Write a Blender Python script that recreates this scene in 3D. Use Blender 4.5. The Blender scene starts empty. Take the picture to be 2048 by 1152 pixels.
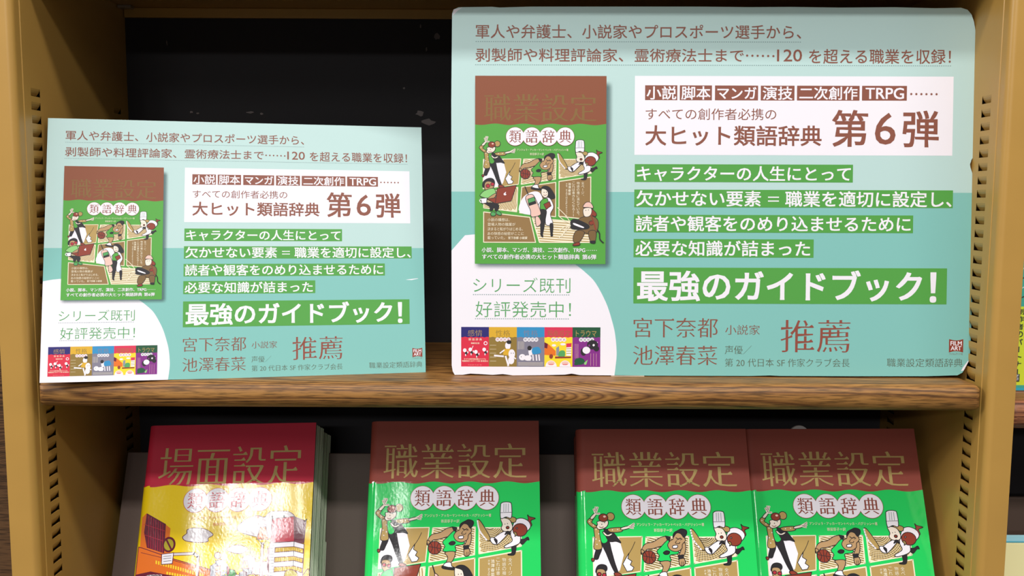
import bpy, math
from mathutils import Matrix, Vector
from mathutils.geometry import tessellate_polygon

# ------------------------------------------------------------------ camera, world, lamps, exposure
C = bpy.context.scene.collection
SC = bpy.context.scene
cam = bpy.data.cameras.new('camera')
cam.lens = 31.64; cam.sensor_width = 36; cam.clip_start = .02
cam_o = bpy.data.objects.new('camera', cam); C.objects.link(cam_o)
P_, R_ = 0.10143, math.radians(.3)
_r = Vector((1, 0, 0)); _u = Vector((0, math.sin(P_), math.cos(P_))); _f = Vector((0, math.cos(P_), -math.sin(P_)))
_r2 = _r * math.cos(R_) + _u * math.sin(R_); _u2 = _u * math.cos(R_) - _r * math.sin(R_)
cam_o.matrix_world = Matrix((( _r2.x, _u2.x, -_f.x, 0), (_r2.y, _u2.y, -_f.y, 0), (_r2.z, _u2.z, -_f.z, 0), (0, 0, 0, 1)))
SC.camera = cam_o

W = bpy.data.worlds.new('shop_interior'); SC.world = W; W.use_nodes = True
W.node_tree.nodes['Background'].inputs[0].default_value = (1, .98, .96, 1)
W.node_tree.nodes['Background'].inputs[1].default_value = .13
SC.view_settings.view_transform = 'Standard'; SC.view_settings.look = 'None'
SC.view_settings.exposure = -.09; SC.view_settings.gamma = 1; SC.view_settings.use_curve_mapping = False

def lamp(name, loc, size, power, col=(1, .992, .98), rot=(0, 0, 0)):
    l = bpy.data.lights.new(name, 'AREA'); l.shape = 'RECTANGLE'; l.size, l.size_y = size
    l.energy = power; l.color = col
    o = bpy.data.objects.new(name, l); C.objects.link(o); o.location = loc; o.rotation_euler = rot
    return o
# ceiling lights of the shop, plus unseen fill, highlight and side lamps added
lamp('ceiling_and_fill_light', (.10, .02, 1.25), (2.6, .14), 27)
lamp('ceiling_and_fill_light', (.10, -.80, 1.30), (.7, .16), 28)  # added fill for the poster fronts, softens the shelf shadow
lamp('ceiling_and_fill_light', (-.90, -1.95, 1.30), (.12, .9), 11)
lamp('ceiling_and_fill_light', (-.60, -1.95, 1.30), (.045, .75), 4.5)  # thin lamp added to put highlight streaks on the left books
lamp('ceiling_and_fill_light', (-.9, -4.30, 1.30), (2.4, .5), 116)  # added far fill, brightens the fronts from outside the books' reflections
lamp('ceiling_and_fill_light', (-2.9, -.7, 1.30), (.2, 1.2), 125)  # added side lamp, brightens the right upright and right side panel
lamp('ceiling_and_fill_light', (2.9, -1.6, 1.30), (.2, 1.2), 12)  # added weak side lamp for the left upright's rounded corner

# ------------------------------------------------------------------ materials
def lin(c): return tuple(((x/255)/12.92 if x/255 <= .04045 else ((x/255+.055)/1.055)**2.4) for x in c) + (1,)
MATS = {}
def mat(name, rgb, rough=.5, finish=None, spec=.5, metal=0):
    key = name + (finish or '')
    if key in MATS: return MATS[key]
    m = bpy.data.materials.new(key); m.use_nodes = True; nt = m.node_tree; b = nt.nodes['Principled BSDF']
    b.inputs['Base Color'].default_value = lin(rgb); b.inputs['Roughness'].default_value = rough
    b.inputs['Specular IOR Level'].default_value = spec; b.inputs['Metallic'].default_value = metal
    N = nt.nodes.new; L = nt.links.new
    if finish == 'film':      # clear glossy film over print: ripples and a soft roll towards the hinge
        b.inputs['Roughness'].default_value = .12
        b.inputs['Coat Weight'].default_value = .6; b.inputs['Coat Roughness'].default_value = .09
        tc = N('ShaderNodeTexCoord'); mp = N('ShaderNodeMapping'); L(tc.outputs['Object'], mp.inputs[0])
        n1 = N('ShaderNodeTexNoise'); n1.inputs['Scale'].default_value = 16; n1.inputs['Detail'].default_value = 1
        n2 = N('ShaderNodeTexNoise'); n2.inputs['Scale'].default_value = 420; n2.inputs['Detail'].default_value = 2
        L(mp.outputs[0], n1.inputs[0]); L(mp.outputs[0], n2.inputs[0])
        b1 = N('ShaderNodeBump'); b1.inputs['Distance'].default_value = .012; b1.inputs['Strength'].default_value = .22
        b2 = N('ShaderNodeBump'); b2.inputs['Distance'].default_value = .00012; b2.inputs['Strength'].default_value = .35
        L(n1.outputs[0], b1.inputs['Height']); L(n2.outputs[0], b2.inputs['Height'])
        L(b1.outputs[0], b2.inputs['Normal']); L(b2.outputs[0], b.inputs['Normal']); L(b2.outputs[0], b.inputs['Coat Normal'])
    elif finish == 'cloth':   # slightly grainy matte paper
        tc = N('ShaderNodeTexCoord'); n = N('ShaderNodeTexNoise'); n.inputs['Scale'].default_value = 2200
        L(tc.outputs['Object'], n.inputs[0]); r = N('ShaderNodeMapRange')
        r.inputs['To Min'].default_value = .86; r.inputs['To Max'].default_value = 1.12
        L(n.outputs[0], r.inputs[0]); h = N('ShaderNodeHueSaturation'); h.inputs['Color'].default_value = lin(rgb)
        L(r.outputs[0], h.inputs['Value']); L(h.outputs[0], b.inputs['Base Color'])
    MATS[key] = m
    return m

def metal_paint(name, rgb):
    m = mat(name, rgb, .36); nt = m.node_tree; b = nt.nodes['Principled BSDF']; N = nt.nodes.new; L = nt.links.new
    tc = N('ShaderNodeTexCoord'); n = N('ShaderNodeTexNoise'); n.inputs['Scale'].default_value = 26; n.inputs['Detail'].default_value = 6
    L(tc.outputs['Object'], n.inputs[0]); r = N('ShaderNodeMapRange'); r.inputs['To Min'].default_value = .93; r.inputs['To Max'].default_value = 1.07
    L(n.outputs[0], r.inputs[0]); h = N('ShaderNodeHueSaturation'); h.inputs['Color'].default_value = lin(rgb)
    L(r.outputs[0], h.inputs['Value']); L(h.outputs[0], b.inputs['Base Color'])
    n2 = N('ShaderNodeTexNoise'); n2.inputs['Scale'].default_value = 900; L(tc.outputs['Object'], n2.inputs[0])
    bp = N('ShaderNodeBump'); bp.inputs['Distance'].default_value = .0002; bp.inputs['Strength'].default_value = .12
    L(n2.outputs[0], bp.inputs['Height']); L(bp.outputs[0], b.inputs['Normal'])
    return m

def wood(name, dark, mid, light, rough=.46):
    m = bpy.data.materials.new(name); m.use_nodes = True; nt = m.node_tree; b = nt.nodes['Principled BSDF']
    N = nt.nodes.new; L = nt.links.new
    tc = N('ShaderNodeTexCoord')
    mp = N('ShaderNodeMapping'); mp.inputs['Scale'].default_value = (1.7, 20, 20); L(tc.outputs['Object'], mp.inputs[0])
    dn = N('ShaderNodeTexNoise'); dn.inputs['Scale'].default_value = 1.25; dn.inputs['Detail'].default_value = .6; L(mp.outputs[0], dn.inputs[0])
    mul = N('ShaderNodeMath'); mul.operation = 'MULTIPLY'; mul.inputs[1].default_value = 24; L(dn.outputs[0], mul.inputs[0])
    # an arched 'cathedral' figure around one spot of the board
    sp = N('ShaderNodeSeparateXYZ'); L(tc.outputs['Object'], sp.inputs[0])
    def M2(op, a, b):
        n = N('ShaderNodeMath'); n.operation = op
        for i, v in enumerate((a, b)):
            if hasattr(v, 'links'): L(v, n.inputs[i])
            elif v is not None: n.inputs[i].default_value = v
        return n.outputs[0]
    dx = M2('SUBTRACT', sp.outputs['X'], -.03)
    ga = M2('DIVIDE', M2('MAXIMUM', dx, 0.), .085); gb = M2('DIVIDE', M2('MINIMUM', dx, 0.), .30)
    gx = M2('EXPONENT', M2('MULTIPLY', M2('ADD', M2('MULTIPLY', ga, ga), M2('MULTIPLY', gb, gb)), -1.), None)
    gz = M2('DIVIDE', M2('SUBTRACT', sp.outputs['Z'], -.1565), .018); gz = M2('SUBTRACT', 1., M2('MULTIPLY', gz, gz))
    ph = M2('ADD', mul.outputs[0], M2('MULTIPLY', M2('MULTIPLY', gx, gz), 12.))
    fr = N('ShaderNodeMath'); fr.operation = 'FRACT'; L(ph, fr.inputs[0])          # growth rings = contours of a stretched noise
    cr = N('ShaderNodeValToRGB'); e = cr.color_ramp
    e.elements[0].position = 0; e.elements[0].color = lin(mid); e.elements[1].position = 1; e.elements[1].color = lin(mid)
    k = e.elements.new(.45); k.color = lin(light); k = e.elements.new(.8); k.color = lin(dark)
    L(fr.outputs[0], cr.inputs[0])
    mp2 = N('ShaderNodeMapping'); mp2.inputs['Scale'].default_value = (60, 800, 800); L(tc.outputs['Object'], mp2.inputs[0])
    pn = N('ShaderNodeTexNoise'); pn.inputs['Scale'].default_value = 1; pn.inputs['Detail'].default_value = 3; L(mp2.outputs[0], pn.inputs[0])
    pr = N('ShaderNodeMapRange'); pr.inputs['From Min'].default_value = .35; pr.inputs['From Max'].default_value = .55
    pr.inputs['To Min'].default_value = .46; pr.inputs['To Max'].default_value = 1.08; L(pn.outputs[0], pr.inputs[0])
    mp3 = N('ShaderNodeMapping'); mp3.inputs['Scale'].default_value = (3, 8, 8); L(tc.outputs['Object'], mp3.inputs[0])
    bn = N('ShaderNodeTexNoise'); bn.inputs['Scale'].default_value = 1; L(mp3.outputs[0], bn.inputs[0])
    br = N('ShaderNodeMapRange'); br.inputs['To Min'].default_value = .75; br.inputs['To Max'].default_value = 1.25; L(bn.outputs[0], br.inputs[0])
    mm = N('ShaderNodeMath'); mm.operation = 'MULTIPLY'; L(pr.outputs[0], mm.inputs[0]); L(br.outputs[0], mm.inputs[1])
    h = N('ShaderNodeHueSaturation'); L(cr.outputs[0], h.inputs['Color']); L(mm.outputs[0], h.inputs['Value']); L(h.outputs[0], b.inputs['Base Color'])
    bp = N('ShaderNodeBump'); bp.inputs['Distance'].default_value = .0003; bp.inputs['Strength'].default_value = .3
    L(pn.outputs[0], bp.inputs['Height']); L(bp.outputs[0], b.inputs['Normal'])
    b.inputs['Roughness'].default_value = rough; b.inputs['Specular IOR Level'].default_value = .35
    return m

TAN = metal_paint('tan_paint', (180, 138, 68))
BACK = mat('black_back', (34, 32, 36), .75, 'cloth')
WOOD = wood('oak_wood', (96, 60, 30), (136, 92, 46), (158, 112, 58))
WOODR = wood('red_wood', (92, 50, 34), (140, 86, 58), (160, 104, 70))
SHADEW = wood('shaded_wood', (58, 38, 22), (84, 58, 34), (96, 68, 42), .5)  # dark brown holds the shade on the next bay's side
PANEL = mat('brown_panel', (94, 76, 66), .6, 'cloth')
FOAM = mat('foam_core', (232, 228, 226), .7)
PAPER = mat('page_paper', (206, 212, 188), .8)
STEEL = mat('bare_steel', (190, 185, 175), .3, metal=.8)

PAL = dict(mint=(184, 211, 207), teal=(128, 188, 180), white=(238, 232, 238), brown=(136, 80, 64), redbrown=(142, 74, 60), green=(82, 156, 68),
           leaf=(84, 160, 92), grey=(96, 106, 88), dot=(122, 148, 148),
           covergreen=(84, 160, 64), coverbrown=(136, 76, 50), olive=(130, 98, 52), goldbrown=(146, 114, 70), cream=(240, 228, 200),
           stripe=(205, 180, 150), black=(44, 41, 44), skin=(182, 146, 104), pale=(236, 222, 206), ball=(140, 60, 44), gold=(178, 148, 88),
           red=(180, 48, 62), pink=(232, 190, 176), lightgreen=(140, 200, 120), oliveb=(120, 92, 56),
           navy=(44, 40, 110), crimson=(214, 46, 70), ochre=(216, 168, 48), khaki=(142, 116, 56), sky=(52, 140, 190), slate=(128, 124, 140),
           rose=(214, 50, 84), yellow=(244, 212, 48), darkgreen=(34, 84, 56), violet=(130, 44, 132), orange=(226, 112, 34), darkpurple=(104, 26, 48),
           bookgreen=(34, 204, 94), bookbrown=(146, 68, 55), bookgold=(188, 160, 98), bookred=(196, 36, 62), bookyellow=(244, 208, 18),
           deepyellow=(214, 176, 30), cloud=(214, 204, 208), mustard=(176, 160, 44), steel=(140, 142, 152), limey=(214, 228, 60), ink=(60, 66, 60),
           tealbook=(70, 170, 150), aqua=(60, 170, 190), creamcover=(226, 216, 160), scuff=(112, 102, 100), shadegrey=(120, 140, 140))
def pm(col, finish='print'):
    if finish == 'film': return mat(col, PAL[col], .12, 'film')
    if finish == 'cloth': return mat(col, PAL[col], .62, 'cloth', .3)
    return mat(col, PAL[col], .5, None, .35)

# ------------------------------------------------------------------ object helpers
def link(o, parent=None):
    C.objects.link(o)
    if parent: o.parent = parent
    return o
def tag(o, label=None, cat=None, group=None, kind=None):
    if label: o['label'] = label
    if cat: o['category'] = cat
    if group: o['group'] = group
    if kind: o['kind'] = kind
    return o
def thing(name, label, cat, m=Matrix(), group=None):
    o = bpy.data.objects.new(name, None); link(o); o.empty_display_size = .02; o.matrix_world = m
    return tag(o, label, cat, group)
def obj(name, V, F, mats, parent=None, idx=None, smooth=False):
    me = bpy.data.meshes.new(name); me.from_pydata([tuple(v) for v in V], [], F)
    for m in (mats if isinstance(mats, list) else [mats]): me.materials.append(m)
    if idx: me.polygons.foreach_set('material_index', idx)
    if smooth: me.polygons.foreach_set('use_smooth', [True]*len(F))
    me.update()
    return link(bpy.data.objects.new(name, me), parent)
def bevel(o, w, seg=2):
    b = o.modifiers.new('bevel', 'BEVEL'); b.width = w; b.segments = seg; b.limit_method = 'ANGLE'; b.angle_limit = .6
    return o
def box(name, x0, x1, y0, y1, z0, z1, m, parent=None, bv=0):
    V = [(x, y, z) for x in (x0, x1) for y in (y0, y1) for z in (z0, z1)]
    o = obj(name, V, [(0, 1, 3, 2), (4, 6, 7, 5), (0, 4, 5, 1), (2, 3, 7, 6), (0, 2, 6, 4), (1, 5, 7, 3)], m, parent)
    return bevel(o, bv) if bv else o
def pose(org, ex, ez):
    ez = Vector(ez).normalized(); ex = Vector(ex); ex = (ex - ez*ex.dot(ez)).normalized(); ey = ez.cross(ex)
    return Matrix(((ex.x, ey.x, ez.x, org[0]), (ex.y, ey.y, ez.y, org[1]), (ex.z, ey.z, ez.z, org[2]), (0, 0, 0, 1)))
def lean_pose(org, lean, yaw, roll):
    return Matrix.Translation(org) @ Matrix.Rotation(math.radians(yaw), 4, 'Z') @ Matrix.Rotation(-math.radians(lean), 4, 'X') @ Matrix.Rotation(-math.radians(roll), 4, 'Y')
def extrude(name, prof, a0, a1, m, parent=None, axis='z', smooth=False):
    """closed profile swept along one axis; prof in the two other axes"""
    n = len(prof)
    f = {'z': lambda p, a: (p[0], p[1], a), 'x': lambda p, a: (a, p[0], p[1]), 'y': lambda p, a: (p[0], a, p[1])}[axis]
    V = [f(p, a0) for p in prof] + [f(p, a1) for p in prof]
    F = [(i, (i+1) % n, n+(i+1) % n, n+i) for i in range(n)]
    caps = [tuple(t) for t in tessellate_polygon([[Vector((p[0], p[1], 0)) for p in prof]])]
    F += caps + [tuple(n+i for i in t) for t in caps]
    o = obj(name, V, F, m, parent)
    if smooth:
        for p in o.data.polygons[:n]: p.use_smooth = True
        o.data.set_sharp_from_angle(angle=.6)
    return o

# ------------------------------------------------------------------ flat print: glyph outlines and filled shapes, in the plane of the sheet
GC = {}
def glyphs(s, bx=0, by=0, serif=False):
    """outline of a line of writing at size 1; bx/by thicken or thin the upright / level strokes, serif adds the triangular stops"""
    key = (s, bx, by, serif)
    if key in GC: return GC[key]
    cu = bpy.data.curves.new('t', 'FONT'); cu.body = s; cu.size = 1; cu.resolution_u = 3
    o = bpy.data.objects.new('t', cu); C.objects.link(o); bpy.context.view_layer.update()
    me = bpy.data.meshes.new_from_object(o.evaluated_get(bpy.context.evaluated_depsgraph_get()))
    V = [[v.co.x, v.co.y] for v in me.vertices]; F = [tuple(p.vertices) for p in me.polygons]
    bpy.data.objects.remove(o); bpy.data.curves.remove(cu); bpy.data.meshes.remove(me)
    G = []; E = set()
    for f in F:
        a = sum(V[f[i]][0]*V[f[(i+1) % len(f)]][1]-V[f[(i+1) % len(f)]][0]*V[f[i]][1] for i in range(len(f)))
        g = f if a > 0 else f[::-1]; G.append(g)
        for i in range(len(g)): E.add((g[i], g[(i+1) % len(g)]))
    nx, pv = {}, {}
    for a, b in E:
        if (b, a) not in E: nx[a] = b; pv[b] = a
    def nrm(a, b):
        dx = V[b][0]-V[a][0]; dy = V[b][1]-V[a][1]; l = math.hypot(dx, dy) or 1
        return dy/l, -dx/l, l
    extra = []
    if serif:
        for a, b in nx.items():
            n0, n1, l = nrm(a, b)
            if n0 > .98 and .03 < l < .1 and a in pv and b in nx:
                p = nrm(pv[a], a); q = nrm(b, nx[b])
                if p[1] < -.98 and q[1] > .98 and q[2] > .12: extra.append((V[b][0]+bx, V[b][1]+by))
    Wv = [v[:] for v in V]
    for a in nx:
        if a not in pv: continue
        n = (nrm(pv[a], a), nrm(a, nx[a]))
        for k, d in ((0, bx), (1, by)):
            t = max(n, key=lambda t: abs(t[k]))[k]
            if abs(t) > .35: Wv[a][k] += d*max(-1, min(1, t*1.3))
    for x, y in extra:
        i = len(Wv); Wv += [[x-.12, y-.002], [x+.01, y-.02], [x-.045, y+.05]]; G.append((i, i+1, i+2))
    def area(g): return sum(Wv[g[i]][0]*Wv[g[(i+1) % len(g)]][1]-Wv[g[(i+1) % len(g)]][0]*Wv[g[i]][1] for i in range(len(g)))
    G = [g for g in G if area(g) > 0 or len(g) == 3 and g[0] == max(g)-2 and g[0] >= len(V)]     # drop slivers the reshaping turned over
    GC[key] = (Wv, G, len(V))
    return GC[key]

def smooth_poly(pts, closed=True, k=4):
    n = len(pts); out = []
    rng = range(n) if closed else range(n-1)
    for i in rng:
        p0 = pts[(i-1) % n] if closed or i else pts[i]; p1 = pts[i]; p2 = pts[(i+1) % n]
        p3 = pts[(i+2) % n] if closed or i+2 < n else p2
        for j in range(k):
            t = j/k
            out.append(tuple(.5*(2*p1[d]+(p2[d]-p0[d])*t+(2*p0[d]-5*p1[d]+4*p2[d]-p3[d])*t*t+(3*p1[d]-p0[d]-3*p2[d]+p3[d])*t**3) for d in (0, 1)))
    if not closed: out.append(pts[-1])
    return out

class Print:
    """collects coloured flat shapes, x right / y up in metres of the sheet; each call lies a hair above the last"""
    STEP = 1.2e-6
    def __init__(s, base=0., finish='print', fn=None):
        s.V, s.F, s.I, s.cols, s.h, s.fin, s.fn = [], [], [], [], base, finish, fn or (lambda x, y: (x, y))
    def ci(s, c):
        if c not in s.cols: s.cols.append(c)
        return s.cols.index(c)
    def raw(s, c, P, F, lift=0, lift_from=0):
        s.h += s.STEP; b = len(s.V); s.V += [(x, -s.h-(lift if lift and k >= lift_from else 0), y) for k, (x, y) in enumerate(P)]
        i = s.ci(c)
        for f in F: s.F.append(tuple(b+k for k in f)); s.I.append(i)
    def poly(s, c, pts, sm=False, ol=0, olc='black'):
        if sm: pts = smooth_poly(pts)
        q = [s.fn(*p) for p in pts]
        s.raw(c, q, [tuple(t) for t in tessellate_polygon([[Vector((x, y, 0)) for x, y in q]])])
        if ol: s.line(olc, list(pts)+[pts[0]], ol, mapped=False)
    def line(s, c, pts, w, sm=False, mapped=False):
        if sm: pts = smooth_poly(pts, False)
        q = [s.fn(*p) for p in pts]; P, F = [], []
        for (x0, y0), (x1, y1) in zip(q, q[1:]):
            dx, dy = x1-x0, y1-y0; l = math.hypot(dx, dy)
            if l < 1e-9: continue
            a, b = -dy/l*w/2, dx/l*w/2; ex, ey = dx/l*w/4, dy/l*w/4; i = len(P)
            P += [(x0+a-ex, y0+b-ey), (x0-a-ex, y0-b-ey), (x1-a+ex, y1-b+ey), (x1+a+ex, y1+b+ey)]; F.append((i, i+1, i+2, i+3))
        s.raw(c, P, F)
    def ell(s, c, cx, cy, rx, ry=None, ol=0, n=28, rot=0, olc='black'):
        ry = rx if ry is None else ry; cr, sr = math.cos(rot), math.sin(rot)
        pts = []
        for k in range(n):
            a = 2*math.pi*k/n; u, v = rx*math.cos(a), ry*math.sin(a); pts.append((cx+u*cr-v*sr, cy+u*sr+v*cr))
        s.poly(c, pts, ol=ol, olc=olc)
    def rect(s, c, x0, y0, x1, y1): s.poly(c, [(x0, y0), (x1, y0), (x1, y1), (x0, y1)])
    def text(s, c, t, x0, y0, x1, y1, bx=0, by=0, serif=False):
        V, F, n0 = glyphs(t, bx, by, serif)
        X = [v[0] for v in V]; Y = [v[1] for v in V]; ax, ay = min(X), min(Y); sx = (x1-x0)/(max(X)-ax); sy = (y1-y0)/(max(Y)-ay)
        s.raw(c, [s.fn(x0+(v[0]-ax)*sx, y0+(v[1]-ay)*sy) for v in V], F, 6e-7, n0)
    def build(s, name, parent, label=None):
        o = obj(name, s.V, s.F, [pm(c, s.fin) for c in s.cols], parent, s.I)
        if label: o['label'] = label
        return o
STY = {'M': (.006, .006, False), 'R': (0, 0, False), 'B': (.016, .014, False), 'H': (.024, .02, False), 'S': (-.002, -.014, True),
       'S2': (-.002, -.018, True), 'L': (-.009, -.008, False), 'T': (.004, -.016, True), 'D': (.012, -.012, True)}

# ------------------------------------------------------------------ layout of the poster artwork, millimetres from its lower left corner
TEXTS = [
    ('軍人や弁護士、小説家やプロスポーツ選手から、', 19.0, 271.97, 281.35, 283.25, 'M', 'brown', 0),
    ('剥製師や料理評論家、霊術療法士まで', 18.9, 253.27, 235.23, 264.16, 'M', 'brown', 0),
    ('120', 262.07, 254.04, 282.2, 263.73, 'M', 'brown', 0),
    ('を超える職業を収録！', 287.82, 252.37, 402.12, 264.18, 'M', 'brown', 0),
    ('すべての創作者必携の', 156.57, 206.99, 262.04, 216.28, 'R', 'brown', 0),
    ('大ヒット類語辞典', 156.45, 186.15, 298.9, 202.73, 'B', 'brown', 0),
    ('第', 307.04, 185.63, 336.25, 215.4, 'B', 'brown', 0),
    ('6', 341.83, 187.5, 358.6, 213.19, 'M', 'brown', 0),
    ('弾', 364.12, 185.44, 393.5, 215.04, 'B', 'brown', 0),
    ('小説', 157.14, 223.28, 181.15, 234.06, 'B', 'white', 1),
    ('脚本', 185.2, 223.34, 208.73, 234.12, 'B', 'white', 2),
    ('マンガ', 214.27, 223.82, 245.88, 233.58, 'B', 'white', 3),
    ('演技', 250.8, 223.28, 274.95, 234.06, 'B', 'white', 4),
    ('二次創作', 280.46, 223.39, 327.42, 233.92, 'B', 'white', 5),
    ('TRPG', 333.72, 224.08, 364.93, 233.24, 'B', 'white', 6),
    ('キャラクターの人生にとって', 149.9, 157.6, 322.94, 169.9, 'B', 'white', 7),
    ('欠かせない要素', 149.38, 137.24, 250.59, 150.12, 'B', 'white', 8),
    ('＝', 256.16, 141.31, 265.04, 145.33, 'R', 'white', 8),
    ('職業を適切に設定し、', 270.07, 137.01, 404.86, 150.01, 'B', 'white', 8),
    ('読者や観客をのめり込ませるために', 149.1, 116.92, 372.02, 129.71, 'B', 'white', 9),
    ('必要な知識が詰まった', 149.03, 96.87, 290.85, 109.67, 'B', 'white', 10),
    ('最強のガイドブック', 150.62, 60.17, 382.0, 85.75, 'H', 'white', 11),
    ('！', 388.39, 59.72, 393.82, 84.43, 'H', 'white', 11),
    ('宮下奈都', 148.06, 30.82, 216.53, 46.8, 'S', 'brown', 0),
    ('小説家', 222.63, 33.08, 250.79, 41.11, 'S', 'brown', 0),
    ('推薦', 267.84, 19.02, 324.49, 45.34, 'S2', 'redbrown', 0),
    ('池澤春菜', 147.81, 7.98, 216.37, 23.98, 'S', 'brown', 0),
    ('声優／', 222.54, 17.33, 244.35, 24.32, 'S', 'grey', 0),
    ('第 20 代日本 SF 作家クラブ会長', 222.66, 7.07, 324.26, 13.88, 'S', 'grey', 0),
    ('職業設定類語辞典', 354.54, 7.33, 416.08, 14.26, 'S', 'grey', 0),
    ('シリーズ既刊', 17.39, 66.72, 96.38, 79.11, 'L', 'leaf', 0),
    ('好評発売中！', 19.29, 46.78, 96.96, 59.8, 'L', 'leaf', 0),
    ('フィルムアート社', 405.01, 17.29, 416.01, 18.89, 'R', 'brown', 0),
]
BANDS = [
    ('white', 147.7, 178.75, 404.69, 242.27),
    ('brown', 155.96, 222.8, 181.96, 234.74),
    ('brown', 183.98, 222.78, 209.91, 234.72),
    ('brown', 212.36, 222.78, 247.14, 234.7),
    ('brown', 249.3, 222.76, 276.53, 234.66),
    ('brown', 278.55, 222.8, 329.0, 234.72),
    ('brown', 330.99, 222.88, 367.17, 234.75),
    ('green', 148.06, 156.88, 324.61, 171.3),
    ('green', 147.83, 136.49, 405.84, 150.8),
    ('green', 147.72, 116.11, 373.97, 130.43),
    ('green', 147.6, 95.94, 293.66, 110.8),
    ('green', 147.68, 58.4, 402.17, 87.65),
]
DOTTED = [ (19.05, 269.45, 281.98, 269.57), (18.71, 250.9, 403.16, 250.85), (17.24, 65.2, 96.39, 65.17), (18.89, 45.55, 96.07, 45.6), ]
DOTS6 = [((237.99, 258.68), (259.16, 258.32)), ((370.71, 228.22), (391.08, 228.14))]
DISC =  [(-0.3, 111.52), (10.66, 113.37), (24.87, 114.42), (43.14, 113.66), (63.47, 109.25), (81.78, 101.6), (99.32, 90.69), (109.12, 83.0), (116.9, 74.9), (125.35, 59.27), (130.05, 45.65), (133.08, 33.03), (134.42, 17.95), (133.68, 7.74), (132.69, -0.43)]
THUMBX = [7.65, 30.27, 53.01, 75.54, 98.36, 121.04]
THUMBY = [38.8, 30.44, 6.48]
LOGO = (404.84, 19.25, 416.38, 30.16)
OUTLINE =  [(0.01, 291.81), (1.22, 295.0), (5.24, 296.81), (32.26, 297.26), (38.31, 296.67), (62.49, 297.44), (139.05, 297.66), (199.47, 297.78), (239.74, 297.46), (271.94, 297.72), (312.19, 297.27), (356.44, 297.68), (388.63, 296.94), (409.54, 297.38), (414.8, 295.79), (418.08, 292.21), (420.21, 286.23), (421.55, 279.04), (423.06, 179.59), (420.31, 175.56), (419.17, 171.93), (419.62, 169.12), (421.33, 164.28), (422.67, 157.84), (422.77, 110.16), (422.89, 61.5), (422.45, 20.81), (421.0, 11.84), (416.29, 2.85), (412.26, 0.59), (385.83, -0.3), (324.78, -0.48), (267.78, -0.44), (259.63, -0.06), (243.35, -0.52), (161.87, -0.55), (133.34, -0.22), (104.81, -0.31), (97.87, 0.9), (92.57, 0.07), (76.27, -0.39), (49.76, -0.67), (41.6, 0.33), (33.45, -0.31), (23.25, 0.27), (15.09, 0.66), (8.98, -0.38), (2.45, -0.4), (0.81, 2.45), (-0.02, 7.36), (-0.27, 100.98), (-0.6, 222.08)]
SCUFFS = [(-.0738, .1537, .0030, .0042), (-.0905, .0800, .0050, .0032), (-.0830, .0720, .0075, .0034), (-.0895, .163, .0008, .0026), (-.3350, .1460, .0007, .0030), (-.2560, .0800, .0040, .0012), (-.2450, .0788, .0020, .0012), (-.3135, .0802, .0022, .0014), (-.3070, .079, .0020, .0010), (-.0840, .141, .0010, .0030), (-.1060, .104, .0014, .0012)]

# ================================================================== bookcase (the bay in front of the camera)
XL, XR, YB = -.375, .372, .89
ZT, ZB = .26, -.62          # uprights run on above and below the frame
SHELF = -.1455              # top of the oak shelf
case = thing('bookcase', 'tan painted metal bookcase bay with slotted sides and an oak front shelf', 'bookcase', Matrix.Translation((0, .69, ZB)))
def P(o):                    # parent to the bookcase keeping world coordinates baked in the mesh
    o.parent = case; o.matrix_parent_inverse = case.matrix_world.inverted(); return o

def upright(sx, xi, xo, label):
    """front post: wide face, rounded inner corner, narrow return with a folded step; sx +1 = inner side faces +x"""
    pr = [(xo, YB), (xo, .6925), (xo+sx*.0015, .690), (xi-sx*.0058, .690)]
    for k in range(1, 8):
        a = k/8*math.pi/2
        pr.append((xi-sx*.0058+sx*.0052*math.sin(a), .6952-.0052*math.cos(a)))
    pr += [(xi-sx*.0006, .6952), (xi-sx*.0006, .7012), (xi-sx*.0001, .7017), (xi, .7060), (xi-sx*.0015, .7060), (xi-sx*.0030, .698), (xi-sx*.008, .6925), (xo+sx*.002, .693), (xo+sx*.002, YB)]
    o = extrude('upright', pr, ZB, ZT, TAN, None, 'z', True); o['label'] = label
    return P(o)
upright(1, XL, -.3985, 'left tan metal upright with rounded corner')
upright(-1, XR, .3945, 'right tan metal upright with rounded corner')

def side_panel(x, sx, label):
    """sheet with two columns of pressed louvre slots; sx is the direction towards the bay"""
    V, F = [], []
    def q(pts):
        i = len(V); V.extend(pts); F.append(tuple(range(i, i+len(pts))))
    def strip(y0, y1, z0, z1): q([(x, y0, z0), (x, y1, z0), (x, y1, z1), (x, y0, z1)])
    strip(.706, .7115, ZB, ZT); strip(.725, .858, ZB, ZT); strip(.873, YB, ZB, ZT)
    out = -sx
    for y0, y1 in ((.7115, .725), (.858, .873)):
        z = (.0822 if sx > 0 else .0808); strip(y0, y1, z, ZT); pitch, h, d = .01052, .0062, .0034
        while z-pitch > ZB:
            zb = z-h
            pts = [(0, 0), (.25, .10), (.5, .32), (.75, .68), (1, 1)]                # curved tongue, flush above, deepest below
            for (a, da), (b, db) in zip(pts, pts[1:]):
                q([(x+out*d*da, y0+.0002, z-h*a), (x+out*d*da, y1-.0002, z-h*a), (x+out*d*db, y1-.0002, z-h*b), (x+out*d*db, y0+.0002, z-h*b)])
            q([(x, y0, zb), (x, y1, zb), (x+out*.0012, y1, zb-.0002), (x+out*.0012, y0, zb-.0002)])   # sheet thickness at the cut edge
            strip(y0, y1, z-pitch, zb)
            z -= pitch
        strip(y0, y1, ZB, z)
    o = obj('side_panel', V, F, TAN); o['label'] = label
    o.data.materials[0] = TAN
    return P(o)
side_panel(XL, 1, 'left slotted side panel'); side_panel(XR, -1, 'right slotted side panel')
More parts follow.
